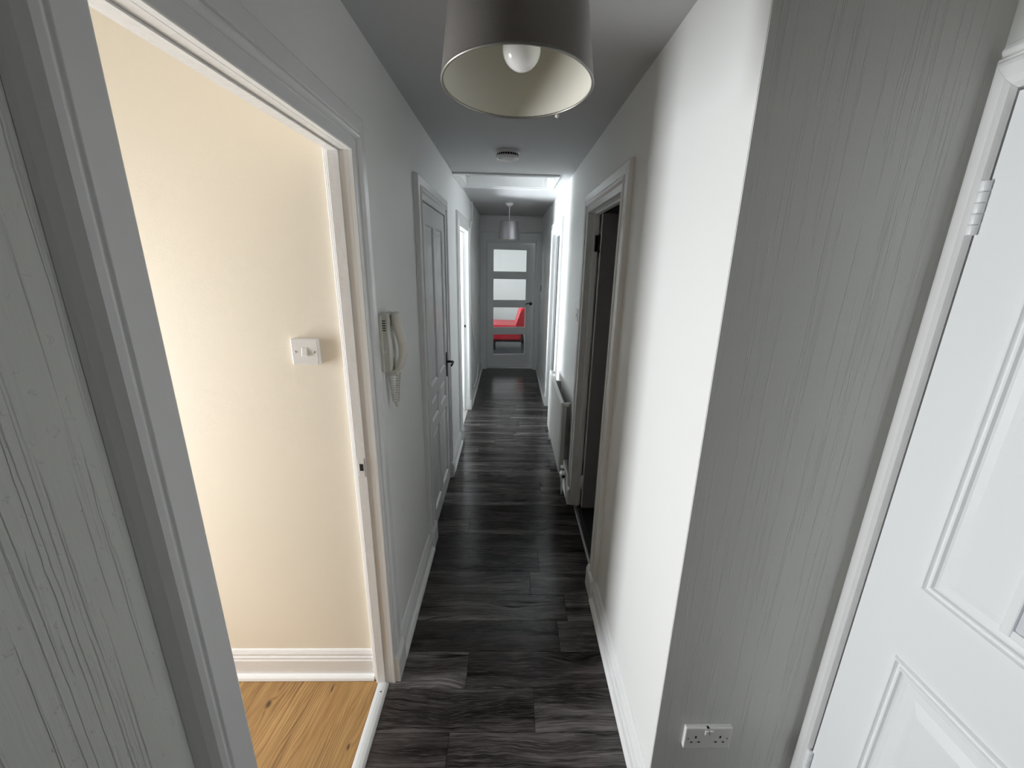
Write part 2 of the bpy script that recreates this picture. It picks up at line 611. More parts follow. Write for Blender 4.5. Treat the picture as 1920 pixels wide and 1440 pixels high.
# cream room
WIN1 = (0.60, 1.31, 0.27, 1.87)
tag(bx('wall_switch', (-2.75, ROOM_A_Y, 0), (L - T - 0.001, ROOM_A_Y + 0.1, 2.45), M['cream']),
    'cream wall with the light switch seen through the first doorway', 'wall', kind='structure')
m = MB()
m.box((-2.72, YB, 0), (-2.62, WIN1[0], 2.45)).box((-2.72, WIN1[1], 0), (-2.62, ROOM_A_Y + 0.1, 2.45))
m.box((-2.72, WIN1[0], 0), (-2.62, WIN1[1], WIN1[2])).box((-2.72, WIN1[0], WIN1[3]), (-2.62, WIN1[1], 2.45))
tag(m.build('wall_window', M['cream']), 'cream window wall of the first room', 'wall', kind='structure')
tag(bx('wall_room', (-2.72, -0.95, 0), (L - T, -0.85, 2.45), M['cream']),  # unseen wall, moved in closer to bounce light at the switch wall
    'unseen cream rear wall of the first room, set close in to bounce light', 'wall', kind='structure')
m = MB()
m.box((L - T - 0.006, YB, 0), (L - T, D1[0] - LIN, 2.45)).box((L - T - 0.006, D1[0] - LIN, HEAD + LIN), (L - T, ROOM_A_Y, 2.45))
tag(m.build('wall_room', M['cream']), 'cream inner face of the doorway wall', 'wall', kind='structure')

# bright room behind the second left doorway
WIN2 = (3.99, 4.61, 0.21, 1.83)
m = MB()
m.box((-2.08, 3.1, 0), (-1.98, WIN2[0], 2.45)).box((-2.08, WIN2[1], 0), (-1.98, 4.8, 2.45))
m.box((-2.08, WIN2[0], 0), (-1.98, WIN2[1], WIN2[2])).box((-2.08, WIN2[0], WIN2[3]), (-1.98, WIN2[1], 2.45))
tag(m.build('wall_window', M['wall']), 'white window wall of the bright room', 'wall', kind='structure')
tag(bx('wall_room', (-2.08, 4.695, 0), (L - T - 0.001, 4.795, 2.45), M['wall']),
    'white wall flush with the far side of the second left doorway', 'wall', kind='structure')
tag(bx('wall_room', (-2.08, 3.0, 0), (L - T, 3.1, 2.45), M['wall']),
    'white near wall of the bright room', 'wall', kind='structure')
tag(bx('wall_room', (-0.75, D2[0] - 0.1, 0), (-0.70, D2[1] + 0.05, 2.45), M['wall']),
    'back of the cupboard behind the closed panelled door', 'wall', kind='structure')

# rooms on the right
tag(bx('wall_room', (R + T, 0.999, 0), (2.4, 1.1, 2.45), M['wall']), 'near wall of the dark right room', 'wall', kind='structure')
tag(bx('wall_room', (2.3, 1.1, 0), (2.4, 5.8, 2.45), M['wall']), 'far side wall of the right rooms', 'wall', kind='structure')
tag(bx('wall_room', (R + T, 3.4, 0), (2.3, 3.5, 2.45), M['wall']), 'partition between the two right rooms', 'wall', kind='structure')
tag(bx('wall_room', (R + T, 5.8, 0), (2.4, 5.9, 2.45), M['wall']), 'end wall of the far right room', 'wall', kind='structure')

# living room
WIN3 = (7.2, 9.4, 0.70, 2.20)
m = MB()
m.box((-2.3, YEND + 0.12, 0), (-2.2, WIN3[0], 2.45)).box((-2.3, WIN3[1], 0), (-2.2, 10.3, 2.45))
m.box((-2.3, WIN3[0], 0), (-2.2, WIN3[1], WIN3[2])).box((-2.3, WIN3[0], WIN3[3]), (-2.2, WIN3[1], 2.45))
tag(m.build('wall_window', M['wall']), 'window wall of the living room', 'wall', kind='structure')
tag(bx('wall_living', (-2.3, 10.0, 0), (2.6, 10.1, 2.45), M['wall']), 'white living room wall behind the red sofa', 'wall', kind='structure')
tag(bx('wall_living', (2.5, YEND + 0.12, 0), (2.6, 10.1, 2.45), M['wall']), 'right wall of the living room', 'wall', kind='structure')
m = MB()
m.box((-2.3, YEND + 0.02, 0), (L - T, YEND + 0.12, 2.45)).box((R + T, YEND + 0.02, 0), (2.6, YEND + 0.12, 2.45))
tag(m.build('wall_living', M['wall']), 'living room wall beside the glazed door', 'wall', kind='structure')


# windows (outside the picture; they carry the daylight)
def window(name, x, y0, y1, z0, z1, label):
    r = tag(empty(name, (x, (y0 + y1) / 2, z0)), label, 'window', kind='structure')
    fr = 0.05
    m = MB()
    m.box((x - 0.03, y0, z0), (x + 0.03, y0 + fr, z1)).box((x - 0.03, y1 - fr, z0), (x + 0.03, y1, z1))
    m.box((x - 0.03, y0, z0), (x + 0.03, y1, z0 + fr)).box((x - 0.03, y0, z1 - fr), (x + 0.03, y1, z1))
    m.build('window_frame', M['wood'], r)
    bx('glazing_bar', (x - 0.02, y0 + fr, (z0 + z1) / 2 - 0.02), (x + 0.02, y1 - fr, (z0 + z1) / 2 + 0.02), M['wood'], r)
    bx('pane', (x - 0.003, y0 + fr, z0 + fr), (x + 0.003, y1 - fr, (z0 + z1) / 2 - 0.02), M['glass'], r)
    bx('pane', (x - 0.003, y0 + fr, (z0 + z1) / 2 + 0.02), (x + 0.003, y1 - fr, z1 - fr), M['glass'], r)
    bx('window_sill', (x + 0.03, y0 - 0.04, z0 - 0.03), (x + 0.14, y1 + 0.04, z0), M['wood'], r)
    return r


window('window_1', -2.66, *WIN1[:2], *WIN1[2:], 'sash window of the cream room')
window('window_2', -2.02, *WIN2[:2], *WIN2[2:], 'sash window of the bright room')
window('window_3', -2.24, *WIN3[:2], *WIN3[2:], 'wide window of the living room')

# ------------------------------------------------------------------ door trims
PROFILE = [(0.000, 0.0), (0.000, 0.014), (0.002, 0.016), (0.029, 0.0165), (0.0305, 0.013), (0.033, 0.013), (0.035, 0.019), (0.040, 0.0255),
           (0.046, 0.027), (0.052, 0.0245), (0.054, 0.018), (0.057, 0.018), (0.059, 0.0215), (0.097, 0.022), (0.102, 0.018), (0.104, 0.0)]
CUT = [(0.000, 0.0), (0.000, 0.022), (0.004, 0.0245), (0.048, 0.025), (0.0495, 0.020), (0.053, 0.020), (0.056, 0.026), (0.062, 0.029),
       (0.070, 0.026), (0.078, 0.017), (0.084, 0.007), (0.087, 0.0)]


def casing(root, d, head, x, sgn, mat, wn=1.0, wf=1.0, wh=1.0, z0=0.0, prof=PROFILE, near=None):
    """moulded architrave on the wall face x; sgn = +1 if it stands out towards +x. Three mitred lengths."""
    a, b = d

    def P(u, t, corner):
        xx = x + sgn * t
        return {0: (xx, a - u * wn, z0), 1: (xx, a - u * wn, head + u * wh),
                2: (xx, b + u * wf, head + u * wh), 3: (xx, b + u * wf, z0)}[corner]
    for nm, c0, c1 in (('casing_leg', 0, 1), ('casing_head', 1, 2), ('casing_leg', 2, 3)):
        pf = near if near and c0 == 0 else prof
        MB().loft([[P(u, t, c0) for u, t in pf], [P(u, t, c1) for u, t in pf]]).build(nm, mat, root, 0.0008)


def lining(root, d, head, x0, x1, mat, stop=None, se=0.013):
    """door lining boards inside the wall thickness, with an optional stop bead (xs0, xs1)"""
    a, b = d
    bx('jamb', (x0, a - LIN, 0), (x1, a, head + LIN), mat, root, 0.0015)
    bx('jamb', (x0, b, 0), (x1, b + LIN, head + LIN), mat, root, 0.0015)
    bx('head_lining', (x0, a, head), (x1, b, head + LIN), mat, root, 0.0015)
    if stop:
        s0, s1 = stop
        e = se
        bx('door_stop', (s0, a, 0), (s1, a + e, head), mat, root, 0.0015)
        bx('door_stop', (s0, b - e, 0), (s1, b, head), mat, root, 0.0015)
        bx('door_stop', (s0, a + e, head - e), (s1, b - e, head), mat, root, 0.0015)


def plinth(root, x, sgn, y0, y1, mat, h=0.128, t=0.034):
    m = MB()
    pts = [(x, y0, 0), (x + sgn * t, y0, 0), (x + sgn * t, y0, h - 0.02), (x + sgn * (t - 0.008), y0, h), (x, y0, h)]
    m.prism(pts, (0, 0, 0), (0, y1 - y0, 0))
    return m.build('plinth_block', mat, root, 0.003, 2)


# trim_1: doorway to the cream room
t1 = tag(empty('trim_1', (L, D1[0], 0)), 'thick white moulded frame of the open doorway to the cream room', 'door frame', kind='structure')
casing(t1, D1, HEAD, L, 1, M['wood'], wn=1.0, wf=0.98, near=CUT)
lining(t1, D1, HEAD, L - T - 0.002, L + 0.001, M['wood_old'], stop=(L - 0.058, L - 0.024), se=0.004)
bx('strike_plate', (L - 0.052, D1[1] - 0.0058, 0.965), (L - 0.030, D1[1] - 0.0038, 1.035), M['wood_old'], t1, 0.001)
bx('strike_hole', (L - 0.046, D1[1] - 0.0066, 0.988), (L - 0.034, D1[1] - 0.0056, 1.014), M['black'], t1)
plinth(t1, L, 1, D1[1] + 0.004, D1[1] + 0.108, M['wood_old'], t=0.036)
bx('casing_edge', (L - T - 0.014, ROOM_A_Y - 0.03, 0), (L - T, ROOM_A_Y, 2.05), M['wood_old'], t1, 0.002)

# trim_2 / door_2: closed panelled door
t2 = tag(empty('trim_2', (L, D2[0], 0)), 'white moulded frame of the closed panelled door', 'door frame', kind='structure')
casing(t2, D2, HEAD, L, 1, M['wood'], wn=1.15, wf=0.9)
lining(t2, D2, HEAD, L - T, L + 0.001, M['wood'], stop=(L - 0.060, L - 0.042))
plinth(t2, L, 1, D2[0] - 0.12, D2[0] - 0.004, M['wood'])
plinth(t2, L, 1, D2[1] + 0.004, D2[1] + 0.095, M['wood'])

# trim_3: doorway to the bright room
t3 = tag(empty('trim_3', (L, D3[0], 0)), 'white moulded frame of the sunlit open doorway on the left', 'door frame', kind='structure')
casing(t3, D3, HEAD, L, 1, M['wood'], wn=1.2, wf=1.25, wh=1.1)
lining(t3, D3, HEAD, L - T, L + 0.001, M['wood'], stop=(L - 0.060, L - 0.042))
plinth(t3, L, 1, D3[0] - 0.125, D3[0] - 0.004, M['wood'])
plinth(t3, L, 1, D3[1] + 0.004, D3[1] + 0.13, M['wood'])
bx('strike_hole', (L - 0.040, D3[1] - 0.001, 0.985), (L - 0.022, D3[1] + 0.001, 1.012), M['black'], t3)

# trim_4: right doorway to the dark room
t4 = tag(empty('trim_4', (R, RD1[0], 0)), 'white moulded frame of the right doorway to the dark room', 'door frame', kind='structure')
casing(t4, RD1, HEAD, R, -1, M['wood'], wn=1.25, wf=1.0)
lining(t4, RD1, HEAD, R - 0.001, R + T, M['wood'], stop=(R + 0.025, R + 0.052))
plinth(t4, R, -1, RD1[0] - 0.13, RD1[0] - 0.004, M['wood'])
plinth(t4, R, -1, RD1[1] + 0.004, RD1[1] + 0.105, M['wood'])
# trim_5: further right doorway
t5 = tag(empty('trim_5', (R, RD2[0], 0)), 'white moulded frame of the far right doorway beyond the radiator', 'door frame', kind='structure')
casing(t5, RD2, HEAD, R, -1, M['wood'], wn=1.0, wf=1.1, wh=1.1)
lining(t5, RD2, HEAD, R - 0.001, R + T, M['wood'], stop=(R + 0.025, R + 0.052))
plinth(t5, R, -1, RD2[1] + 0.004, RD2[1] + 0.115, M['wood'])
plinth(t5, R, -1, RD2[0] - 0.105, RD2[0] - 0.004, M['wood'])

# trim_6: frame of the glazed end door (on the end wall, facing the camera)
t6 = tag(empty('trim_6', (0, YEND, 0)), 'plain white frame around the glazed end door', 'door frame', kind='structure')
for a, b in ((L, ENDD[0]), (ENDD[1], R)):
    bx('casing_leg', (a, YEND - 0.022, 0.155), (b, YEND, 2.02), M['wood'], t6, 0.004, 2)
    bx('plinth_block', (a, YEND - 0.03, 0), (b, YEND, 0.158), M['wood'], t6, 0.004, 2)
bx('casing_head', (L, YEND - 0.022, 2.02), (R, YEND, 2.125), M['wood'], t6, 0.004, 2)
bx('cornice_strip', (L, YEND - 0.012, C - 0.03), (R, YEND, C), M['wood'], t6, 0.004)
bx('jamb', (ENDD[0] - 0.02, YEND - 0.01, 0), (ENDD[0], YEND + 0.13, 2.02), M['wood'], t6, 0.002)
bx('jamb', (ENDD[1], YEND - 0.01, 0), (ENDD[1] + 0.02, YEND + 0.13, 2.02), M['wood'], t6, 0.002)
bx('head_lining', (ENDD[0], YEND - 0.01, 2.002), (ENDD[1], YEND + 0.13, 2.02), M['wood'], t6, 0.002)
bx('door_stop', (ENDD[0], YEND + 0.012, 0), (ENDD[0] + 0.014, YEND + 0.055, 2.002), M['wood'], t6, 0.002)
bx('door_stop', (ENDD[1] - 0.022, YEND + 0.012, 0), (ENDD[1], YEND + 0.055, 2.002), M['wood'], t6, 0.002)
bx('door_stop', (ENDD[0] + 0.014, YEND + 0.012, 1.984), (ENDD[1] - 0.022, YEND + 0.055, 2.002), M['wood'], t6, 0.002)
bx('threshold_board', (ENDD[0], YEND + 0.045, -0.003), (ENDD[1], YEND + 0.125, 0.012), M['wood'], t6, 0.003)

# ------------------------------------------------------------------ doors


def sloped_panel(m, x, sgn, y0, y1, z0, z1, depth, wide, raised):
    """panel recess on a door face x (outward = sgn): bevel down, then raised field"""
    def ring(i, t):
        xx = x + sgn * t
        return [(xx, y0 + i, z0 + i), (xx, y1 - i, z0 + i), (xx, y1 - i, z1 - i), (xx, y0 + i, z1 - i)]
    rings = [ring(0, 0), ring(wide * 0.35, -depth), ring(wide, -depth), ring(wide * 1.9, -depth + raised)]
    v = [p for r in rings for p in r]
    f = []
    for i in range(len(rings) - 1):
        for k in range(4):
            f.append((i * 4 + k, i * 4 + (k + 1) % 4, i * 4 + 4 + (k + 1) % 4, i * 4 + 4 + k))
    f.append(tuple(range((len(rings) - 1) * 4, len(rings) * 4)))
    m.add(v, f)


def door_leaf(m, x, sgn, y0, y1, z0, z1, thick, panels):
    """slab with rectangular holes in the face at x for the panels"""
    ys = sorted({y0, y1, *[p[0] for p in panels], *[p[1] for p in panels]})
    zs = sorted({z0, z1, *[p[2] for p in panels], *[p[3] for p in panels]})
    for i in range(len(ys) - 1):
        for j in range(len(zs) - 1):
            cy, cz = (ys[i] + ys[i + 1]) / 2, (zs[j] + zs[j + 1]) / 2
            if any(p[0] < cy < p[1] and p[2] < cz < p[3] for p in panels):
                continue
            m.add([(x, ys[i], zs[j]), (x, ys[i + 1], zs[j]), (x, ys[i + 1], zs[j + 1]), (x, ys[i], zs[j + 1])], [(0, 1, 2, 3)])
    xb = x - sgn * thick
    m.add([(x, y0, z0), (x, y1, z0), (x, y1, z1), (x, y0, z1), (xb, y0, z0), (xb, y1, z0), (xb, y1, z1), (xb, y0, z1)],
          [(0, 1, 5, 4), (1, 2, 6, 5), (2, 3, 7, 6), (3, 0, 4, 7), (4, 5, 6, 7)])


# door_2: closed six-panel door
d2 = tag(empty('door_2', (L, D2[0], 0)), 'closed white six panel door with dark lever handle on the left', 'door', kind='structure')
xf = L + 0.006
y0, y1 = D2[0] + 0.003, D2[1] - 0.006
pan = []
pa, pb, pc, pd = y0 + 0.105, y0 + 0.335, y0 + 0.425, y1 - 0.085
for za, zb in ((0.22, 0.70), (0.80, 0.925), (1.02, 1.885)):
    pass
rows = ((0.125, 0.66), (0.735, 0.885), (0.965, 1.885))
for za, zb in rows:
    pan += [(pa, pb, za, zb), (pc, pd, za, zb)]
m = MB()
door_leaf(m, xf, 1, y0, y1, 0.008, HEAD - 0.006, 0.04, pan)
m.build('door_leaf', M['wood'], d2)
for p in pan:
    m = MB()
    sloped_panel(m, xf, 1, *p, 0.011, 0.022, 0.006)
    m.build('panel', M['wood'], d2)
hp = bx('handle_plate', (xf, y1 - 0.066, 0.875), (xf + 0.008, y1 - 0.028, 1.055), M['darkmetal'], d2, 0.003, 2)
MB().tube([(xf + 0.006, y1 - 0.047, 0.985), (xf + 0.040, y1 - 0.047, 0.985), (xf + 0.050, y1 - 0.050, 0.985),
           (xf + 0.053, y1 - 0.062, 0.985), (xf + 0.053, y1 - 0.11, 0.983), (xf + 0.050, y1 - 0.145, 0.978)],
          [0.009, 0.008, 0.0085, 0.0085, 0.0075, 0.006], 10).build('lever', M['darkmetal'], hp)

# door_4: door of the dark room, swung right open into it
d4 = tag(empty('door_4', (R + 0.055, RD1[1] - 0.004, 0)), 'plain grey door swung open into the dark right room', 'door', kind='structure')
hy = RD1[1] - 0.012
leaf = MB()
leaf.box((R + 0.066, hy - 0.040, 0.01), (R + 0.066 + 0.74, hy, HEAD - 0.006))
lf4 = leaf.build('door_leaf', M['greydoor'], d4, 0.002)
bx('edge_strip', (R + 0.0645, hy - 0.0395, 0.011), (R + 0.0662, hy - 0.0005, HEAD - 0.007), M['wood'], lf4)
for z in (1.82, 0.20):
    mt = M['darkmetal'] if z > 1 else M['wood']
    hg = bx('hinge', (R + 0.034, hy - 0.003, z - 0.048), (R + 0.056, hy + 0.0115, z + 0.048), mt, d4, 0.001)
    MB().lathe([(0.0, -0.052), (0.007, -0.052), (0.007, 0.052), (0.0, 0.052)], (R + 0.060, hy - 0.008, z), 12).build('knuckle', mt, hg)

# door_5: door in the far right doorway, open into the room
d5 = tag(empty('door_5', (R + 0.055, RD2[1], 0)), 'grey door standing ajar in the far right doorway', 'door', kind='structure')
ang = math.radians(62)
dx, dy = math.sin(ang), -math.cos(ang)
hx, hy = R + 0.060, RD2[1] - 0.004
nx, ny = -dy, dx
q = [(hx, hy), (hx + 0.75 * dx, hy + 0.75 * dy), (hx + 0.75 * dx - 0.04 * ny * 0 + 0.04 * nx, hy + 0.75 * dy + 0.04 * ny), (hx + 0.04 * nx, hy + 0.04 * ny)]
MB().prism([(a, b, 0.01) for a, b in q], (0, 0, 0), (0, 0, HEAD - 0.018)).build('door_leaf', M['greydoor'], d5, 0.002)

# door_6: glazed end door, hung on the left and slightly ajar
EA = math.radians(9.0)
ex0, ey0 = ENDD[0] + 0.003, YEND + 0.060


def E3(u, t, z):
    """u along the door from the hinge, t through it (away from the camera), z up"""
    return (ex0 + u * math.cos(EA) - t * math.sin(EA), ey0 + u * math.sin(EA) + t * math.cos(EA), z)


def ebox(m, u0, u1, t0, t1, z0, z1):
    v = [E3(u, t, z) for z in (z0, z1) for u, t in ((u0, t0), (u1, t0), (u1, t1), (u0, t1))]
    return m.add(v, [(0, 3, 2, 1), (4, 5, 6, 7), (0, 1, 5, 4), (1, 2, 6, 5), (2, 3, 7, 6), (3, 0, 4, 7)])


d6 = tag(empty('door_6', (ex0, ey0, 0)), 'white end door with four glass panes, slightly ajar', 'door', kind='structure')
DW, TH = 0.772, 0.040
U0, U1 = 0.100, 0.638
PZ = ((0.215, 0.565), (0.668, 1.003), (1.105, 1.448), (1.548, 1.890))
for nm, u0, u1, z0, z1 in (('stile', 0, U0, 0.016, 1.994), ('stile', U1, DW, 0.016, 1.994), ('rail', U0, U1, 0.016, PZ[0][0]),
                           ('rail', U0, U1, PZ[0][1], PZ[1][0]), ('rail', U0, U1, PZ[1][1], PZ[2][0]),
                           ('rail', U0, U1, PZ[2][1], PZ[3][0]), ('rail', U0, U1, PZ[3][1], 1.994)):
    ebox(MB(), u0, u1, 0, TH, z0, z1).build(nm, M['wood'], d6, 0.001)
for za, zb in PZ:
    ebox(MB(), U0, U1, TH / 2 - 0.003, TH / 2 + 0.003, za, zb).build('pane', M['glass'], d6)
    mm = MB()
    for u0, u1, z0, z1 in ((U0, U0 + 0.008, za, zb), (U1 - 0.008, U1, za, zb), (U0 + 0.008, U1 - 0.008, za, za + 0.008), (U0 + 0.008, U1 - 0.008, zb - 0.008, zb)):
        ebox(mm, u0, u1, 0.005, TH - 0.005, z0, z1)
    mm.build('glazing_bead', M['wood'], d6)
rose = MB()
nrm = Vector(E3(0, -1, 0)) - Vector(E3(0, 0, 0))
rose.lathe([(0.0, 0.010), (0.022, 0.010), (0.026, 0.006), (0.026, 0.0)], E3(0.715, 0, 1.056), 20, nrm)
rs = rose.build('handle_rose', M['darkmetal'], d6)
MB().tube([E3(0.715, 0, 1.056), E3(0.715, -0.04, 1.056), E3(0.700, -0.050, 1.060), E3(0.670, -0.050, 1.068), E3(0.640, -0.050, 1.060), E3(0.618, -0.050, 1.050)],
          [0.009, 0.009, 0.009, 0.008, 0.007, 0.006], 10).build('lever', M['darkmetal'], rs)

# door_1: white panelled entrance door on the right, closed
d1 = tag(empty('door_1', (XE, ED[0], 0)), 'white panelled entrance door with a glazed inset on the right', 'door', kind='structure')
xf = XE - 0.012
y0, y1 = ED[0] + 0.004, ED[1] - 0.008
up = (y0 + 0.11, y1 - 0.118, 1.020, 1.885)
lo = (y0 + 0.11, y1 - 0.118, 0.210, 0.832)
m = MB()
door_leaf(m, xf, -1, y0, y1, 0.01, 2.022, 0.044, [up, lo])
m.build('door_leaf', M['white_door'], d1)


def moulded(root, p, name, inner):
    a, b, za, zb = p
    prof = [(0.0, 0.0), (0.004, 0.006), (0.008, 0.006), (0.012, 0.0), (0.016, 0.001), (0.019, 0.005), (0.023, 0.005), (0.026, 0.0), (0.030, -0.002)]
    m = MB()

    def ring(i, t):
        return [(xf - t, a + i, za + i), (xf - t, b - i, za + i), (xf - t, b - i, zb - i), (xf - t, a + i, zb - i)]
    rings = [ring(i, t) for i, t in prof]
    m.loft(rings, True, False)
    m.build('panel_moulding', M['white_door'], root)
    m = MB()
    r2 = [ring(0.030, -0.002)] + [ring(i, t) for i, t in inner]
    m.loft(r2, True, False)
    m.f.append(tuple(len(m.v) - 4 + k for k in range(4)))
    m.s.append(False)
    return m.build('panel_field', M['white_door'], root)


moulded(d1, lo, 'lower', [(0.040, -0.004), (0.062, -0.004), (0.085, 0.007)])
fld = moulded(d1, up, 'upper', [(0.045, -0.004), (0.06, -0.001)])
# arched reeded glass inset in the upper panel
ga, gb = y0 + 0.11 + 0.165, y1 - 0.118 - 0.165
m = MB()
fr = MB()
gz0, gz1 = 1.080, 1.80
fr.box((xf - 0.006, ga - 0.018, gz0 - 0.018), (xf + 0.003, ga, gz1 + 0.018)).box((xf - 0.006, gb, gz0 - 0.018), (xf + 0.003, gb + 0.018, gz1 + 0.018))
fr.box((xf - 0.006, ga, gz0 - 0.018), (xf + 0.003, gb, gz0)).box((xf - 0.006, ga, gz1), (xf + 0.003, gb, gz1 + 0.018))
fr.build('glazing_bead', M['white_door'], fld, 0.003, 2)
n = 22
pts = []
for i in range(n * 4 + 1):
    yy = ga + (gb - ga) * i / (n * 4)
    pts.append((yy, 0.0015 * abs(math.sin(math.pi * i / 4))))
m.loft([[(xf - 0.0005 - t, yy, z) for yy, t in pts] for z in (gz0, gz1)], False, False, True)
m.build('pane', M['frost'], fld)
# hinges
for z in (1.822, 0.268):
    hg = bx('hinge', (xf - 0.002, y1 - 0.005, z - 0.05), (xf + 0.004, y1 + 0.004, z + 0.05), M['white_door'], d1, 0.001)
    for i in range(5):
        MB().lathe([(0.0, 0), (0.0078, 0.0006), (0.0082, 0.002), (0.0082, 0.0175), (0.0078, 0.019), (0.0, 0.0196)],
                   (xf - 0.006, y1 + 0.002, z - 0.05 + i * 0.0202), 14).build('knuckle', M['white_door'], hg)
MB().tube([(xf, y0 + 0.06, 1.02), (xf - 0.045, y0 + 0.06, 1.02), (xf - 0.052, y0 + 0.075, 1.02), (xf - 0.052, y0 + 0.17, 1.018)],
          [0.010, 0.009, 0.009, 0.007], 10).build('lever', M['chrome'], d1)

# trim_7: frame of the entrance door
t7 = tag(empty('trim_7', (XE, ED[1], 0)), 'narrow rounded white frame of the entrance door on the right', 'door frame', kind='structure')
fp = [(0.0, 0.0), (0.0, 0.008), (0.006, 0.018), (0.014, 0.024), (0.030, 0.026), (0.036, 0.024), (0.040, 0.017), (0.043, 0.017), (0.046, 0.010), (0.048, 0.0)]
casing(t7, (ED[0], ED[1]), ED[2], XE, -1, M['wood_old'], wh=1.35, prof=fp)
m = MB()
m.box((XE - 0.001, ED[1], 0), (XE + 0.12, ED[1] + 0.009, ED[2] + 0.009)).box((XE - 0.001, ED[0] - 0.009, 0), (XE + 0.12, ED[0], ED[2] + 0.009))
m.box((XE - 0.001, ED[0], ED[2]), (XE + 0.12, ED[1], ED[2] + 0.009))
m.build('jamb', M['wood_old'], t7)
bx('gap_darkener', (XE + 0.03, ED[0], 0), (XE + 0.11, ED[1], ED[2]), M['black'], t7)  # black board added behind the door; its colour darkens the gap beside the casing
MB().loft([[(XE - t, yy, z) for yy, z, t in ((y, ED[2] + 0.060, 0.0), (y, ED[2] + 0.060, 0.020), (y, ED[2] + 0.068, 0.024), (y, ED[2] + 0.080, 0.018), (y, ED[2] + 0.088, 0.0))] for y in (ED[0] - 0.05, ED[1] + 0.036)]).build('head_cap', M['wood_old'], t7, 0.002)

# ------------------------------------------------------------------ baseboards (skirting with a bead along the floor)
SK = [(0, 0), (0.018, 0), (0.018, 0.074), (0.015, 0.079), (0.015, 0.086), (0.011, 0.091), (0.011, 0.099), (0.006, 0.110), (0.003, 0.114), (0, 0.115)]
BD = [(0.018, 0), (0.037, 0), (0.037, 0.004), (0.034, 0.013), (0.027, 0.019), (0.018, 0.021)]


def skirting(name, x, sgn, y0, y1, label, mat, b0=None, b1=None, along='y', hs=1.0):
    def pt(d, z, s):
        return (x + sgn * d, s, z) if along == 'y' else (s, x + sgn * d, z)
    o = MB().loft([[pt(d, z * hs, s) for d, z in SK] for s in (y0, y1)]).build(name, mat, None, 0.0006)
    tag(o, label, 'baseboard', kind='structure')
    b0 = y0 if b0 is None else b0
    b1 = y1 if b1 is None else b1
    MB().loft([[pt(d, z, s) for d, z in BD] for s in (b0, b1)]).build('floor_bead', mat, o, 0.0006)
    return o


skirting('baseboard_left', L, 1, D1[1] + 0.108, D2[0] - 0.12, 'white skirting on the left between the first doorway and the closed door', M['wood'])
skirting('baseboard_left', L, 1, D2[1] + 0.095, D3[0] - 0.125, 'short white skirting on the left between closed door and bright doorway', M['wood'])
skirting('baseboard_left', L, 1, D3[1] + 0.13, YEND - 0.03, 'white skirting on the left running up to the end door', M['wood'])
skirting('baseboard_right', R, -1, YC + 0.003, RD1[0] - 0.13, 'white skirting along the sunlit near right wall', M['wood'])
skirting('baseboard_right', R, -1, RD1[1] + 0.105, RD2[0] - 0.105, 'white skirting on the right behind the radiator', M['wood'])
skirting('baseboard_right', R, -1, RD2[1] + 0.115, YEND - 0.03, 'white skirting on the right running up to the end door', M['wood'])
skirting('baseboard_left', L, 1, YB, D1[0] - 0.075, 'white skirting below the near left ribbed wall', M['wood'])
skirting('baseboard_entrance', YC, -1, R + 0.001, XE - 0.03, 'white skirting below the grey ribbed facing wall', M['wood'], along='x')
skirting('baseboard_room', ROOM_A_Y, -1, -2.6, L - T - 0.014, 'tall white skirting of the cream room on the oak floor', M['wood_old'], along='x', hs=1.18)

# threshold strips
o = tag(empty('threshold_strip', (-0.5, D1[0], 0)), 'white metal threshold strip between the oak and grey floors', 'threshold strip')
prof = [(-0.525, -0.001), (-0.522, 0.003), (-0.512, 0.006), (-0.500, 0.007), (-0.488, 0.006), (-0.480, 0.003), (-0.477, -0.001)]
MB().loft([[(a, y, b) for a, b in prof] for y in (D1[0] + 0.002, D1[1] - 0.001)]).build('strip', plain('white_enamel_strip', (0.56, 0.575, 0.58), 0.3), o)
for y in (D1[0] + 0.04, (D1[0] + D1[1]) / 2, D1[1] - 0.042):
    MB().lathe([(0.0, 0.0078), (0.003, 0.0074), (0.0036, 0.0066), (0.0036, 0.004)], (-0.501, y, 0), 10).build('screw', M['darkmetal'], o)
o = tag(empty('threshold_strip', (0.5, RD1[0], 0)), 'dull metal threshold strip under the right doorway to the dark room', 'threshold strip')
MB().loft([[(a, y, b) for a, b in ((0.487, -0.001), (0.490, 0.003), (0.500, 0.005), (0.510, 0.003), (0.513, -0.001))] for y in (RD1[0] + 0.001, RD1[1] - 0.001)]).build('strip', M['steel'], o)
MB().loft([[(a, y, b) for a, b in ((0.516, -0.001), (0.518, 0.005), (0.540, 0.007), (0.545, -0.001))] for y in (RD1[0] + 0.001, RD1[1] - 0.001)]).build('strip', M['sub'], o)

# ------------------------------------------------------------------ loft hatch
lh = tag(empty('loft_hatch', ((HX0 + HX1) / 2, (HY0 + HY1) / 2, C)), 'white framed loft hatch in the ceiling between the two lamps', 'loft hatch')
fw, ft = 0.045, 0.016
bx('frame_bar', (L + 0.001, HY0 - fw, C - ft), (HX1 + fw, HY0, C), M['wood'], lh, 0.003)
bx('frame_bar', (L + 0.001, HY1, C - ft), (HX1 + fw, HY1 + fw, C), M['wood'], lh, 0.003)
bx('frame_bar', (L + 0.001, HY0, C - ft), (HX0, HY1, C), M['wood'], lh, 0.003)
bx('frame_bar', (HX1, HY0, C - ft), (HX1 + fw, HY1, C), M['wood'], lh, 0.003)
hz = C + 0.082
bx('lining_board', (HX0, HY1 - 0.014, C - 0.004), (HX1, HY1, hz), M['wood'], lh, 0.001)
bx('lining_board', (HX0, HY0, C - 0.004), (HX1, HY0 + 0.014, hz), M['wood'], lh, 0.001)
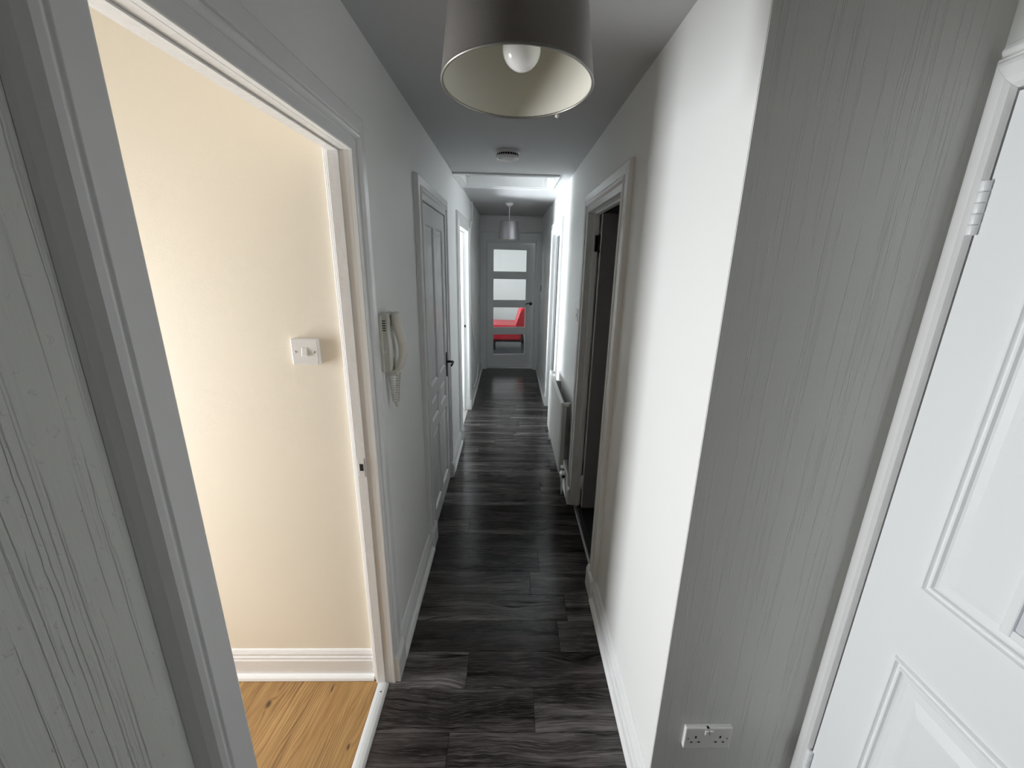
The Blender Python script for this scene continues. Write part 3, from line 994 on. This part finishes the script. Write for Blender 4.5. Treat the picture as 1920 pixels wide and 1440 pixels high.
bx('lining_board', (HX0, HY0 + 0.014, C - 0.004), (HX0 + 0.014, HY1 - 0.014, hz), M['wood'], lh, 0.001)
bx('lining_board', (HX1 - 0.014, HY0 + 0.014, C - 0.004), (HX1, HY1 - 0.014, hz), M['wood'], lh, 0.001)
bx('lid', (HX0 + 0.004, HY0 + 0.004, hz + 0.014), (HX1 - 0.004, HY1 - 0.004, hz + 0.03), M['wood'], lh, 0.001)
m = MB()
m.box((HX0 - 0.05, HY0 - 0.05, hz + 0.031), (HX1 + 0.05, HY1 + 0.05, hz + 0.045))
m.box((HX0 - 0.05, HY0 - 0.05, C + 0.079), (HX0 - 0.04, HY1 + 0.05, hz + 0.031)).box((HX1 + 0.04, HY0 - 0.05, C + 0.079), (HX1 + 0.05, HY1 + 0.05, hz + 0.031))
m.box((HX0 - 0.04, HY0 - 0.05, C + 0.079), (HX1 + 0.04, HY0 - 0.04, hz + 0.031)).box((HX0 - 0.04, HY1 + 0.04, C + 0.079), (HX1 + 0.04, HY1 + 0.05, hz + 0.031))
m.build('blackout_tray', M['black'], lh)  # black tray added for the dark loft; blocks sky light around the lid
MB().tube([(HX1 - 0.05, HY1 - 0.10, hz + 0.006), (HX1 - 0.05, HY1 - 0.10, hz - 0.09)], 0.0018, 6).build('pull_cord', M['cable'], lh)
MB().tube([(HX0 + 0.014, HY1 - 0.10, hz - 0.02), (HX0 + 0.035, HY1 - 0.10, hz - 0.025), (HX0 + 0.06, HY1 - 0.08, hz - 0.012)], 0.003, 6).build('hook', M['steel'], lh)

# ------------------------------------------------------------------ pendant lamps


def shade_mesh(c, r0, r1, z0, z1, t, tilt):
    def tr(p):
        v = Vector(p) - Vector(c)
        return tuple(tilt @ v + Vector(c))
    return tr


# near lamp, taupe drum shade seen from below
NC = Vector((0.007, 0.831, 1.990))
TILT = Matrix.Rotation(math.radians(-4.2), 3, 'X')
lamp = tag(empty('pendant_lamp', (NC.x, NC.y + 0.03, C)), 'near pendant lamp with taupe drum shade and bare bulb', 'lamp')


def tl(p):
    return TILT @ Vector(p) + NC


def tilt_lathe(prof, n=64, cap=False):
    m = MB()
    m.lathe(prof, (0, 0, 0), n, (0, 0, 1), cap)
    m.v = [tuple(tl(p)) for p in m.v]
    return m


RB, RT, HS = 0.130, 0.106, 0.20
shade = tilt_lathe([(RB, 0.0), (RB, 0.002), (RB - 0.0003, 0.004), (RT, HS), (RT - 0.001, HS + 0.001)]).build('shade', M['shade_out'], lamp)
tilt_lathe([(RB - 0.0035, 0.001), (RB - 0.0037, 0.004), (RT - 0.003, HS - 0.001)]).build('shade_lining', M['shade_in'], shade)
m = MB()
ringp = [(tl(((RB - 0.0018) * math.cos(a), (RB - 0.0018) * math.sin(a), 0.0005))) for a in [2 * math.pi * k / 72 for k in range(72)]]
m.tube(ringp, 0.0024, 8, closed=True)
m.build('rim_wire', plain('silver_rim_tape', (0.30, 0.29, 0.27), 0.35, 0.7), shade)
m = MB()
a0 = math.radians(52)
m.tube([tl((RB * math.cos(a0 + d), RB * math.sin(a0 + d), z)) for d, z in ((-0.03, 0.0), (-0.012, -0.003), (0.0, -0.006), (0.012, -0.004), (0.02, 0.001))], [0.0015, 0.003, 0.0034, 0.003, 0.0015], 8)
m.build('torn_tape', M['shade_in'], shade)
# spider ring of the shade
m = MB()
for k in range(3):
    a = math.radians(30 + 120 * k)
    m.tube([tl((0.018 * math.cos(a), 0.018 * math.sin(a), HS - 0.045)), tl((RT * 0.96 * math.cos(a), RT * 0.96 * math.sin(a), HS - 0.008))], 0.0018, 6)
m.build('shade_carrier', M['plastic'], shade)
# bulb
BC = Vector((NC.x + 0.006, NC.y, 0))
bz = 2.013
prof = [(0.0005, 0.0)] + [(0.0325 * math.sin(a), 0.0325 * (1 - math.cos(a))) for a in [math.radians(x) for x in range(10, 115, 8)]]
prof += [(0.027, 0.050), (0.021, 0.064), (0.0165, 0.078), (0.0145, 0.086)]
MB().lathe(prof, (BC.x, BC.y, bz), 32).build('bulb', M['bulb'], lamp)
MB().lathe([(0.0135, 0.084), (0.0135, 0.104), (0.019, 0.104), (0.020, 0.125), (0.016, 0.150), (0.006, 0.165), (0.0, 0.166)], (BC.x, BC.y, bz), 24).build('lamp_holder', M['plastic'], lamp)
MB().tube([(BC.x, BC.y, bz + 0.16), (BC.x + 0.001, BC.y + 0.002, bz + 0.24), (BC.x, BC.y + 0.006, C - 0.02)], 0.003, 8).build('flex', M['cable'], lamp)
MB().lathe([(0.0, -0.035), (0.012, -0.035), (0.03, -0.026), (0.040, -0.010), (0.042, 0.0)], (BC.x, BC.y + 0.006, C), 28).build('ceiling_rose', M['plastic'], lamp)

# far lamp, silver grey tapered shade
FC = (-0.024, 5.287, 1.960)
lamp2 = tag(empty('pendant_lamp', (FC[0], FC[1], C)), 'far pendant lamp with silver grey tapered shade before the end door', 'lamp')
shade2 = MB().lathe([(0.128, 0.0), (0.128, 0.003), (0.106, 0.200), (0.105, 0.203)], FC, 48).build('shade', M['shade_far'], lamp2)
MB().lathe([(0.125, 0.001), (0.1035, 0.201)], FC, 48).build('shade_lining', M['shade_in'], shade2)
MB().lathe([(0.0005, 0.0)] + [(0.030 * math.sin(a), 0.030 * (1 - math.cos(a))) for a in [math.radians(x) for x in range(12, 115, 10)]] + [(0.02, 0.065), (0.014, 0.085)],
           (FC[0], FC[1], FC[2] + 0.055), 24).build('bulb', M['bulb'], lamp2)
MB().lathe([(0.013, 0.135), (0.019, 0.15), (0.019, 0.175), (0.006, 0.21), (0.0, 0.211)], FC, 20).build('lamp_holder', M['plastic'], lamp2)
m = MB()
for k in range(3):
    a = math.radians(20 + 120 * k)
    m.tube([(FC[0] + 0.018 * math.cos(a), FC[1] + 0.018 * math.sin(a), FC[2] + 0.16), (FC[0] + 0.103 * math.cos(a), FC[1] + 0.103 * math.sin(a), FC[2] + 0.196)], 0.0018, 6)
m.build('shade_carrier', M['plastic'], shade2)
MB().tube([(FC[0], FC[1], FC[2] + 0.2), (FC[0], FC[1], C - 0.02)], 0.0045, 8).build('flex', M['cable'], lamp2)
MB().lathe([(0.0, -0.034), (0.014, -0.034), (0.034, -0.026), (0.046, -0.010), (0.048, 0.0)], (FC[0], FC[1], C), 28).build('ceiling_rose', M['plastic'], lamp2)

# ------------------------------------------------------------------ smoke alarm
sa = tag(empty('smoke_alarm', (-0.030, 2.895, C)), 'round white smoke alarm with a dark slotted ring on the ceiling', 'smoke alarm')
ac = (-0.030, 2.895, C)
MB().lathe([(0.072, 0.0), (0.074, -0.004), (0.074, -0.016), (0.070, -0.019)], ac, 40).build('base', M['plastic'], sa)
MB().lathe([(0.0685, -0.017), (0.0685, -0.032)], ac, 40).build('slot_ring', M['black'], sa)
m = MB()
for k in range(28):
    a = 2 * math.pi * k / 28
    d = Vector((math.cos(a), math.sin(a), 0))
    s = Vector((-math.sin(a), math.cos(a), 0))
    c0 = Vector(ac) + 0.068 * d
    m.loft([[c0 + 0.0012 * s - 0.003 * d + Vector((0, 0, z)), c0 + 0.0012 * s + 0.003 * d + Vector((0, 0, z)), c0 - 0.0012 * s + 0.003 * d + Vector((0, 0, z)), c0 - 0.0012 * s - 0.003 * d + Vector((0, 0, z))] for z in (-0.018, -0.031)])
m.build('slot_ribs', M['plastic'], sa)
MB().lathe([(0.070, -0.030), (0.074, -0.032), (0.074, -0.037), (0.068, -0.046), (0.050, -0.052), (0.0, -0.054)], ac, 40).build('cover', M['plastic'], sa)
MB().lathe([(0.0, -0.0555), (0.011, -0.0550), (0.013, -0.052)], (ac[0] + 0.005, ac[1] - 0.02, ac[2]), 18).build('test_button', M['plastic'], sa)
bx('badge', (ac[0] - 0.052, ac[1] - 0.038, C - 0.0515), (ac[0] - 0.026, ac[1] - 0.032, C - 0.0475), M['steel'], sa)

# ------------------------------------------------------------------ light switch in the cream room


def plate(name, label, cat):
    return tag(empty(name), label, cat)


ls = tag(empty('light_switch', (-0.669, ROOM_A_Y, 1.40)), 'square white rocker light switch on the cream wall', 'light switch')
sx, sz, sy = -0.669, 1.402, ROOM_A_Y
bx('back_box', (sx - 0.043, sy - 0.010, sz - 0.043), (sx + 0.043, sy, sz + 0.043), M['plastic'], ls, 0.002)
fpl = bx('face_plate', (sx - 0.0435, sy - 0.019, sz - 0.0435), (sx + 0.0435, sy - 0.010, sz + 0.0435), M['plastic'], ls, 0.003, 2)
m = MB()
m.loft([[(sx - 0.0095, sy - 0.0185, sz - 0.014), (sx + 0.0095, sy - 0.0185, sz - 0.014), (sx + 0.0095, sy - 0.0185, sz + 0.014), (sx - 0.0095, sy - 0.0185, sz + 0.014)],
        [(sx - 0.0085, sy - 0.0245, sz - 0.013), (sx + 0.0085, sy - 0.0245, sz - 0.013), (sx + 0.0085, sy - 0.0205, sz + 0.013), (sx - 0.0085, sy - 0.0205, sz + 0.013)]])
m.build('rocker', M['plastic'], fpl, 0.0008)
for dxx in (-0.030, 0.030):
    MB().lathe([(0.0, 0.0205), (0.0028, 0.0203), (0.0033, 0.019)], (sx + dxx, sy, sz), 12, (0, -1, 0)).build('screw', M['steel'], fpl)

# ------------------------------------------------------------------ double socket on the ribbed wall
so = tag(empty('double_socket', (0.632, YC, 0.303)), 'white double wall socket low on the ribbed facing wall', 'socket')
cx, cz, sy = 0.632, 0.303, YC + 0.021
bx('back_box', (cx - 0.072, sy - 0.028, cz - 0.042), (cx + 0.072, sy - 0.020, cz + 0.042), M['plastic'], so, 0.002)
spl = bx('face_plate', (cx - 0.0725, sy - 0.036, cz - 0.0425), (cx + 0.0725, sy - 0.026, cz + 0.0425), M['plastic'], so, 0.003, 2)
MB().lathe([(0.0, 0.0), (0.004, 0.0), (0.0045, -0.001)], (cx - 0.004, sy - 0.032, cz + 0.0425), 12).build('screw_hole', M['black'], so)
for s in (-1, 1):
    ox = cx + s * 0.038
    bx('socket_hole', (ox - 0.0022, sy - 0.0368, cz + 0.002), (ox + 0.0022, sy - 0.035, cz + 0.011), M['black'], spl)
    for q in (-1, 1):
        bx('socket_hole', (ox + q * 0.0115 - 0.0034, sy - 0.0368, cz - 0.0165), (ox + q * 0.0115 + 0.0034, sy - 0.035, cz - 0.0125), M['black'], spl)
    MB().lathe([(0.0, 0.0372), (0.0026, 0.0371), (0.003, 0.036)], (cx + s * 0.061, sy, cz + 0.0), 12, (0, -1, 0)).build('screw', M['steel'], spl)
    bx('rocker', (cx + s * 0.0072 - 0.0055, sy - 0.0405, cz + 0.018), (cx + s * 0.0072 + 0.0055, sy - 0.0355, cz + 0.034), M['plastic'], spl, 0.001)

# small switch plates on the right wall
o = tag(empty('light_switch', (R, 2.90, 1.355)), 'small white switch plate on the right wall above the radiator', 'light switch')
bx('face_plate', (R - 0.010, 2.862, 1.315), (R, 2.946, 1.399), M['plastic'], o, 0.003, 2)
bx('rocker', (R - 0.014, 2.894, 1.343), (R - 0.009, 2.913, 1.371), M['plastic'], o, 0.001)
o = tag(empty('light_switch', (R, 6.50, 1.32)), 'tiny dark edged switch on the right wall next to the end door', 'light switch')
bx('face_plate', (R - 0.012, 6.46, 1.28), (R, 6.54, 1.365), M['steel'], o, 0.003, 2)
bx('rocker', (R - 0.016, 6.49, 1.308), (R - 0.011, 6.51, 1.336), M['plastic'], o, 0.001)

# ------------------------------------------------------------------ intercom handset
ic = tag(empty('intercom_handset', (L, 1.54, 1.40)), 'ivory intercom handset with coiled cord on the left wall', 'intercom')
py0, py1, pz0, pz1 = 1.492, 1.580, 1.300, 1.512
bx('wall_plate', (L, py0 - 0.002, pz0 - 0.002), (L + 0.012, py1 + 0.002, pz1 - 0.004), M['ivory'], ic, 0.002)
m = MB()
side = [(0.010, 0.0), (0.030, 0.0), (0.033, 0.008), (0.033, 0.090), (0.030, 0.150), (0.033, 0.180), (0.033, 0.204), (0.027, 0.2125), (0.010, 0.2125)]
m.loft([[(L + a, y, pz0 + b) for a, b in side] for y in (py0, py1)])
ibase = m.build('base', M['ivory'], ic, 0.003, 2)
for i in range(5):
    bx('speaker_slot', (L + 0.012, py0 - 0.0007, 1.452 + i * 0.0085), (L + 0.025, py0 + 0.001, 1.4555 + i * 0.0085), M['black'], ibase)
bx('clip', (L + 0.004, py0 - 0.003, 1.372), (L + 0.020, py0 + 0.001, 1.377), M['plastic'], ibase)
hs = MB()
rings = []
cs = [(1.515, 0.046, 0.008, 0.019), (1.511, 0.048, 0.0125, 0.023), (1.495, 0.049, 0.0145, 0.024), (1.475, 0.051, 0.0145, 0.024), (1.450, 0.055, 0.014, 0.023), (1.425, 0.061, 0.0135, 0.022),
      (1.400, 0.066, 0.0135, 0.021), (1.375, 0.068, 0.0135, 0.021), (1.350, 0.066, 0.0135, 0.022), (1.328, 0.059, 0.014, 0.023), (1.308, 0.051, 0.014, 0.023), (1.298, 0.046, 0.010, 0.018)]
for z, dcen, hd, hw in cs:
    yc = 1.540
    ring = []
    for k in range(12):
        a = 2 * math.pi * k / 12
        ca, sa_ = math.cos(a), math.sin(a)
        e = 0.55
        ring.append((L + dcen + 0.002 + hd * math.copysign(abs(ca) ** e, ca), yc + hw * math.copysign(abs(sa_) ** e, sa_), z))
    rings.append(ring)
hs.loft(rings, True, True, True)
hs.build('handset', M['ivory'], ic)
bx('cord_socket', (L + 0.016, 1.518, 1.278), (L + 0.050, 1.556, 1.302), M['ivory'], ic, 0.005, 2)
path = []
turns, rr = 12, 0.0075
N = turns * 12
for s in range(2):
    for i in range(N + 1):
        tt = i / N
        zz = 1.284 - tt * 0.112 if s == 0 else 1.172 + tt * 0.112
        yy = 1.527 if s == 0 else 1.549
        yy += (0.007 if s == 0 else -0.007) * (tt if s == 0 else 1 - tt)
        a = 2 * math.pi * turns * tt
        path.append((L + (0.020 + 0.009 * tt if s == 0 else 0.045 - 0.009 * (1 - tt)) + rr * math.cos(a), yy + rr * math.sin(a), zz))
    if s == 0:
        for i in range(1, 12):
            b = math.pi * i / 12
            path.append((L + 0.0325 - 0.0035 * math.cos(b), 1.5375 - 0.004 * math.cos(b), 1.172 - 0.016 * math.sin(b)))
MB().tube(path, 0.0023, 6).build('coiled_cord', M['ivory'], ic)
MB().tube([(L + 0.030, 1.533, 1.170), (L + 0.034, 1.535, 1.156), (L + 0.034, 1.5395, 1.150), (L + 0.034, 1.544, 1.156), (L + 0.030, 1.545, 1.170)], 0.0042, 10).build('cord_loop', M['ivory'], ic)

# ------------------------------------------------------------------ radiator
ra = tag(empty('radiator', (R - 0.06, 3.3, 0.15)), 'slim cream panel radiator on the right wall', 'radiator')
xf, ry0, ry1, rz0, rz1 = R - 0.092, 2.835, 3.790, 0.165, 0.735
m = MB()
m.loft([[(xf + t, ry0 + i, rz0 + i), (xf + t, ry1 - i, rz0 + i), (xf + t, ry1 - i, rz1 - i), (xf + t, ry0 + i, rz1 - i)] for t, i in ((0.0, 0.022), (0.006, 0.006), (0.011, 0.0), (0.014, 0.0))])
m.build('front_panel', M['rad'], ra, 0.002, 2)
bx('top_channel', (xf + 0.006, ry0 + 0.01, rz1 - 0.040), (xf + 0.026, ry1 - 0.01, rz1 - 0.012), M['rad'], ra, 0.006, 2)
bx('bottom_channel', (xf + 0.006, ry0 + 0.01, rz0 + 0.012), (xf + 0.026, ry1 - 0.01, rz0 + 0.040), M['rad'], ra, 0.006, 2)
nf = 28
m = MB()
for i in range(nf):
    ya = ry0 + 0.03 + (ry1 - ry0 - 0.06) * i / nf
    wd = (ry1 - ry0 - 0.06) / nf
    m.add([(xf + 0.016, ya, rz0 + 0.05), (xf + 0.046, ya + wd * 0.2, rz0 + 0.05), (xf + 0.046, ya + wd * 0.6, rz0 + 0.05), (xf + 0.016, ya + wd * 0.8, rz0 + 0.05),
           (xf + 0.016, ya, rz1 - 0.05), (xf + 0.046, ya + wd * 0.2, rz1 - 0.05), (xf + 0.046, ya + wd * 0.6, rz1 - 0.05), (xf + 0.016, ya + wd * 0.8, rz1 - 0.05)],
          [(0, 1, 5, 4), (1, 2, 6, 5), (2, 3, 7, 6)])
m.build('convector_fins', M['rad'], ra)
for y in (ry0 + 0.012, ry1 - 0.012):
    MB().lathe([(0.0, -0.026), (0.011, -0.026), (0.015, -0.021), (0.016, 0.0), (0.016, 0.02), (0.012, 0.024), (0.0, 0.024)], (xf + 0.032, y, rz1 - 0.022), 20, (1, 0, 0)).build('tapping_boss', M['rad'], ra)
for y in (ry0 + 0.16, ry1 - 0.16):
    bx('wall_bracket', (xf + 0.03, y - 0.015, rz0 + 0.04), (R - 0.0005, y + 0.015, rz1 - 0.06), M['rad'], ra)
vx, vy, vz = xf + 0.032, ry0 + 0.012, rz0 + 0.022
MB().lathe([(0.0, -0.016), (0.012, -0.016), (0.014, 0.0), (0.012, 0.018), (0.0, 0.018)], (vx, vy, vz), 16, (1, 0, 0)).build('tapping_boss', M['rad'], ra)
MB().tube([(vx, vy, vz), (vx, vy - 0.035, vz)], 0.009, 12).build('valve_tail', M['chrome'], ra)
MB().lathe([(0.0, -0.022), (0.012, -0.022), (0.013, 0.014), (0.0, 0.014)], (vx, vy - 0.042, vz), 16).build('valve_body', M['chrome'], ra)
vh = MB().lathe([(0.0, 0.0), (0.018, 0.0), (0.022, 0.004), (0.0245, 0.014), (0.0245, 0.046), (0.021, 0.055), (0.013, 0.057)], (vx, vy - 0.050, vz), 20, (0, -1, 0)).build('valve_head', M['plastic'], ra)
MB().lathe([(0.013, 0.0572), (0.011, 0.050), (0.0, 0.050)], (vx, vy - 0.050, vz), 20, (0, -1, 0)).build('valve_recess', M['black'], vh)
MB().tube([(vx, vy - 0.042, vz - 0.02), (vx, vy - 0.042, 0.06), (vx + 0.002, vy - 0.042, -0.005)], 0.0075, 10).build('pipe', M['rad'], ra)
MB().tube([(vx + 0.022, vy - 0.05, 0.185), (vx + 0.026, vy - 0.055, 0.10), (vx + 0.030, vy - 0.075, 0.03), (vx + 0.034, vy - 0.09, -0.002)], 0.006, 10).build('pipe', M['rad'], ra)
vy2 = ry1 - 0.012
MB().tube([(vx, vy2, vz), (vx, vy2 + 0.045, vz), (vx, vy2 + 0.048, vz - 0.02), (vx, vy2 + 0.048, -0.005)], 0.0085, 10).build('pipe', M['rad'], ra)

# ------------------------------------------------------------------ loose white cable on the left wall
pts = [(L + 0.010, 5.20, C - 0.001), (L + 0.010, 5.215, C - 0.05), (L + 0.010, 5.235, 2.26), (L + 0.012, 5.22, 2.18), (L + 0.020, 5.12, 2.130), (L + 0.030, 4.93, 2.112), (L + 0.028, 4.815, 2.08),
       (L + 0.014, 4.822, 1.90), (L + 0.010, 4.83, 1.55), (L + 0.008, 4.90, 1.26), (L + 0.010, 5.15, 0.90), (L + 0.014, 5.45, 0.58), (L + 0.022, 5.72, 0.36), (L + 0.03, 5.70, 0.25), (L + 0.030, 5.50, 0.16),
       (L + 0.026, 5.28, 0.14), (L + 0.022, 5.10, 0.149)]


def catmull(p, n=8):
    p = [Vector(a) for a in p]
    out = []
    for i in range(len(p) - 1):
        a, b, c, d = p[max(i - 1, 0)], p[i], p[i + 1], p[min(i + 2, len(p) - 1)]
        for k in range(n):
            t = k / n
            out.append(0.5 * ((2 * b) + (c - a) * t + (2 * a - 5 * b + 4 * c - d) * t * t + (3 * b - a - 3 * c + d) * t ** 3))
    out.append(p[-1])
    return out


tag(MB().tube(catmull(pts), 0.0085, 8).build('white_cable', M['cable']),
    'loose white cable sagging down the left wall from the ceiling', 'cable')

# ------------------------------------------------------------------ red sofa bed seen through the glazed door
sf = tag(empty('sofa_bed', (-0.2, 8.8, 0)), 'red leather sofa bed with black legs seen through the glazed door', 'sofa')


def cushion(name, prof, y0, y1, n_tufts, root, mat):
    """profile (x,z) closed polygon, extruded along y with rounded ends"""
    m = MB()
    cxm = sum(a for a, b in prof) / len(prof)
    czm = sum(b for a, b in prof) / len(prof)
    rings = []
    steps = [(0.0, 0.80), (0.02, 0.93), (0.05, 1.0)]
    seq = [(y0 + d, s) for d, s in steps]
    for i in range(1, n_tufts):
        ym = y0 + (y1 - y0) * i / n_tufts
        seq += [(ym - 0.03, 1.0), (ym, 0.955), (ym + 0.03, 1.0)]
    seq += [(y1 - d, s) for d, s in reversed(steps)]
    for y, s in seq:
        rings.append([(cxm + (a - cxm) * (1 - (1 - s) * 0.35), y, czm + (b - czm) * s) for a, b in prof])
    m.loft(rings, True, True, True)
    return m.build(name, mat, root, 0.0)


def rounded(pts, r=0.04, n=4):
    out = []
    k = len(pts)
    for i in range(k):
        p, a, b = Vector((*pts[i], 0)), Vector((*pts[i - 1], 0)), Vector((*pts[(i + 1) % k], 0))
        va, vb = (a - p), (b - p)
        rr = min(r, va.length * 0.45, vb.length * 0.45)
        s, e = p + va.normalized() * rr, p + vb.normalized() * rr
        for j in range(n + 1):
            t = j / n
            q = (1 - t) ** 2 * s + 2 * t * (1 - t) * p + t * t * e
            out.append((q.x, q.y))
    return out


cushion('seat', rounded([(-0.62, 0.185), (0.24, 0.185), (0.22, 0.49), (-0.62, 0.50)], 0.06), 8.22, 9.10, 4, sf, M['red'])
cushion('backrest', rounded([(0.09, 0.40), (0.26, 0.30), (0.36, 0.34), (0.36, 0.80), (0.26, 0.845), (0.20, 0.80)], 0.06), 8.20, 9.10, 4, sf, M['red'])
bx('frame', (-0.60, 8.26, 0.155), (0.30, 9.06, 0.20), M['black'], sf, 0.004)
for x, y in ((-0.30, 8.27), (0.30, 8.27), (-0.58, 9.0), (0.28, 9.0)):
    bx('leg', (x - 0.022, y - 0.022, 0), (x + 0.022, y + 0.022, 0.165), M['black'], sf, 0.003)
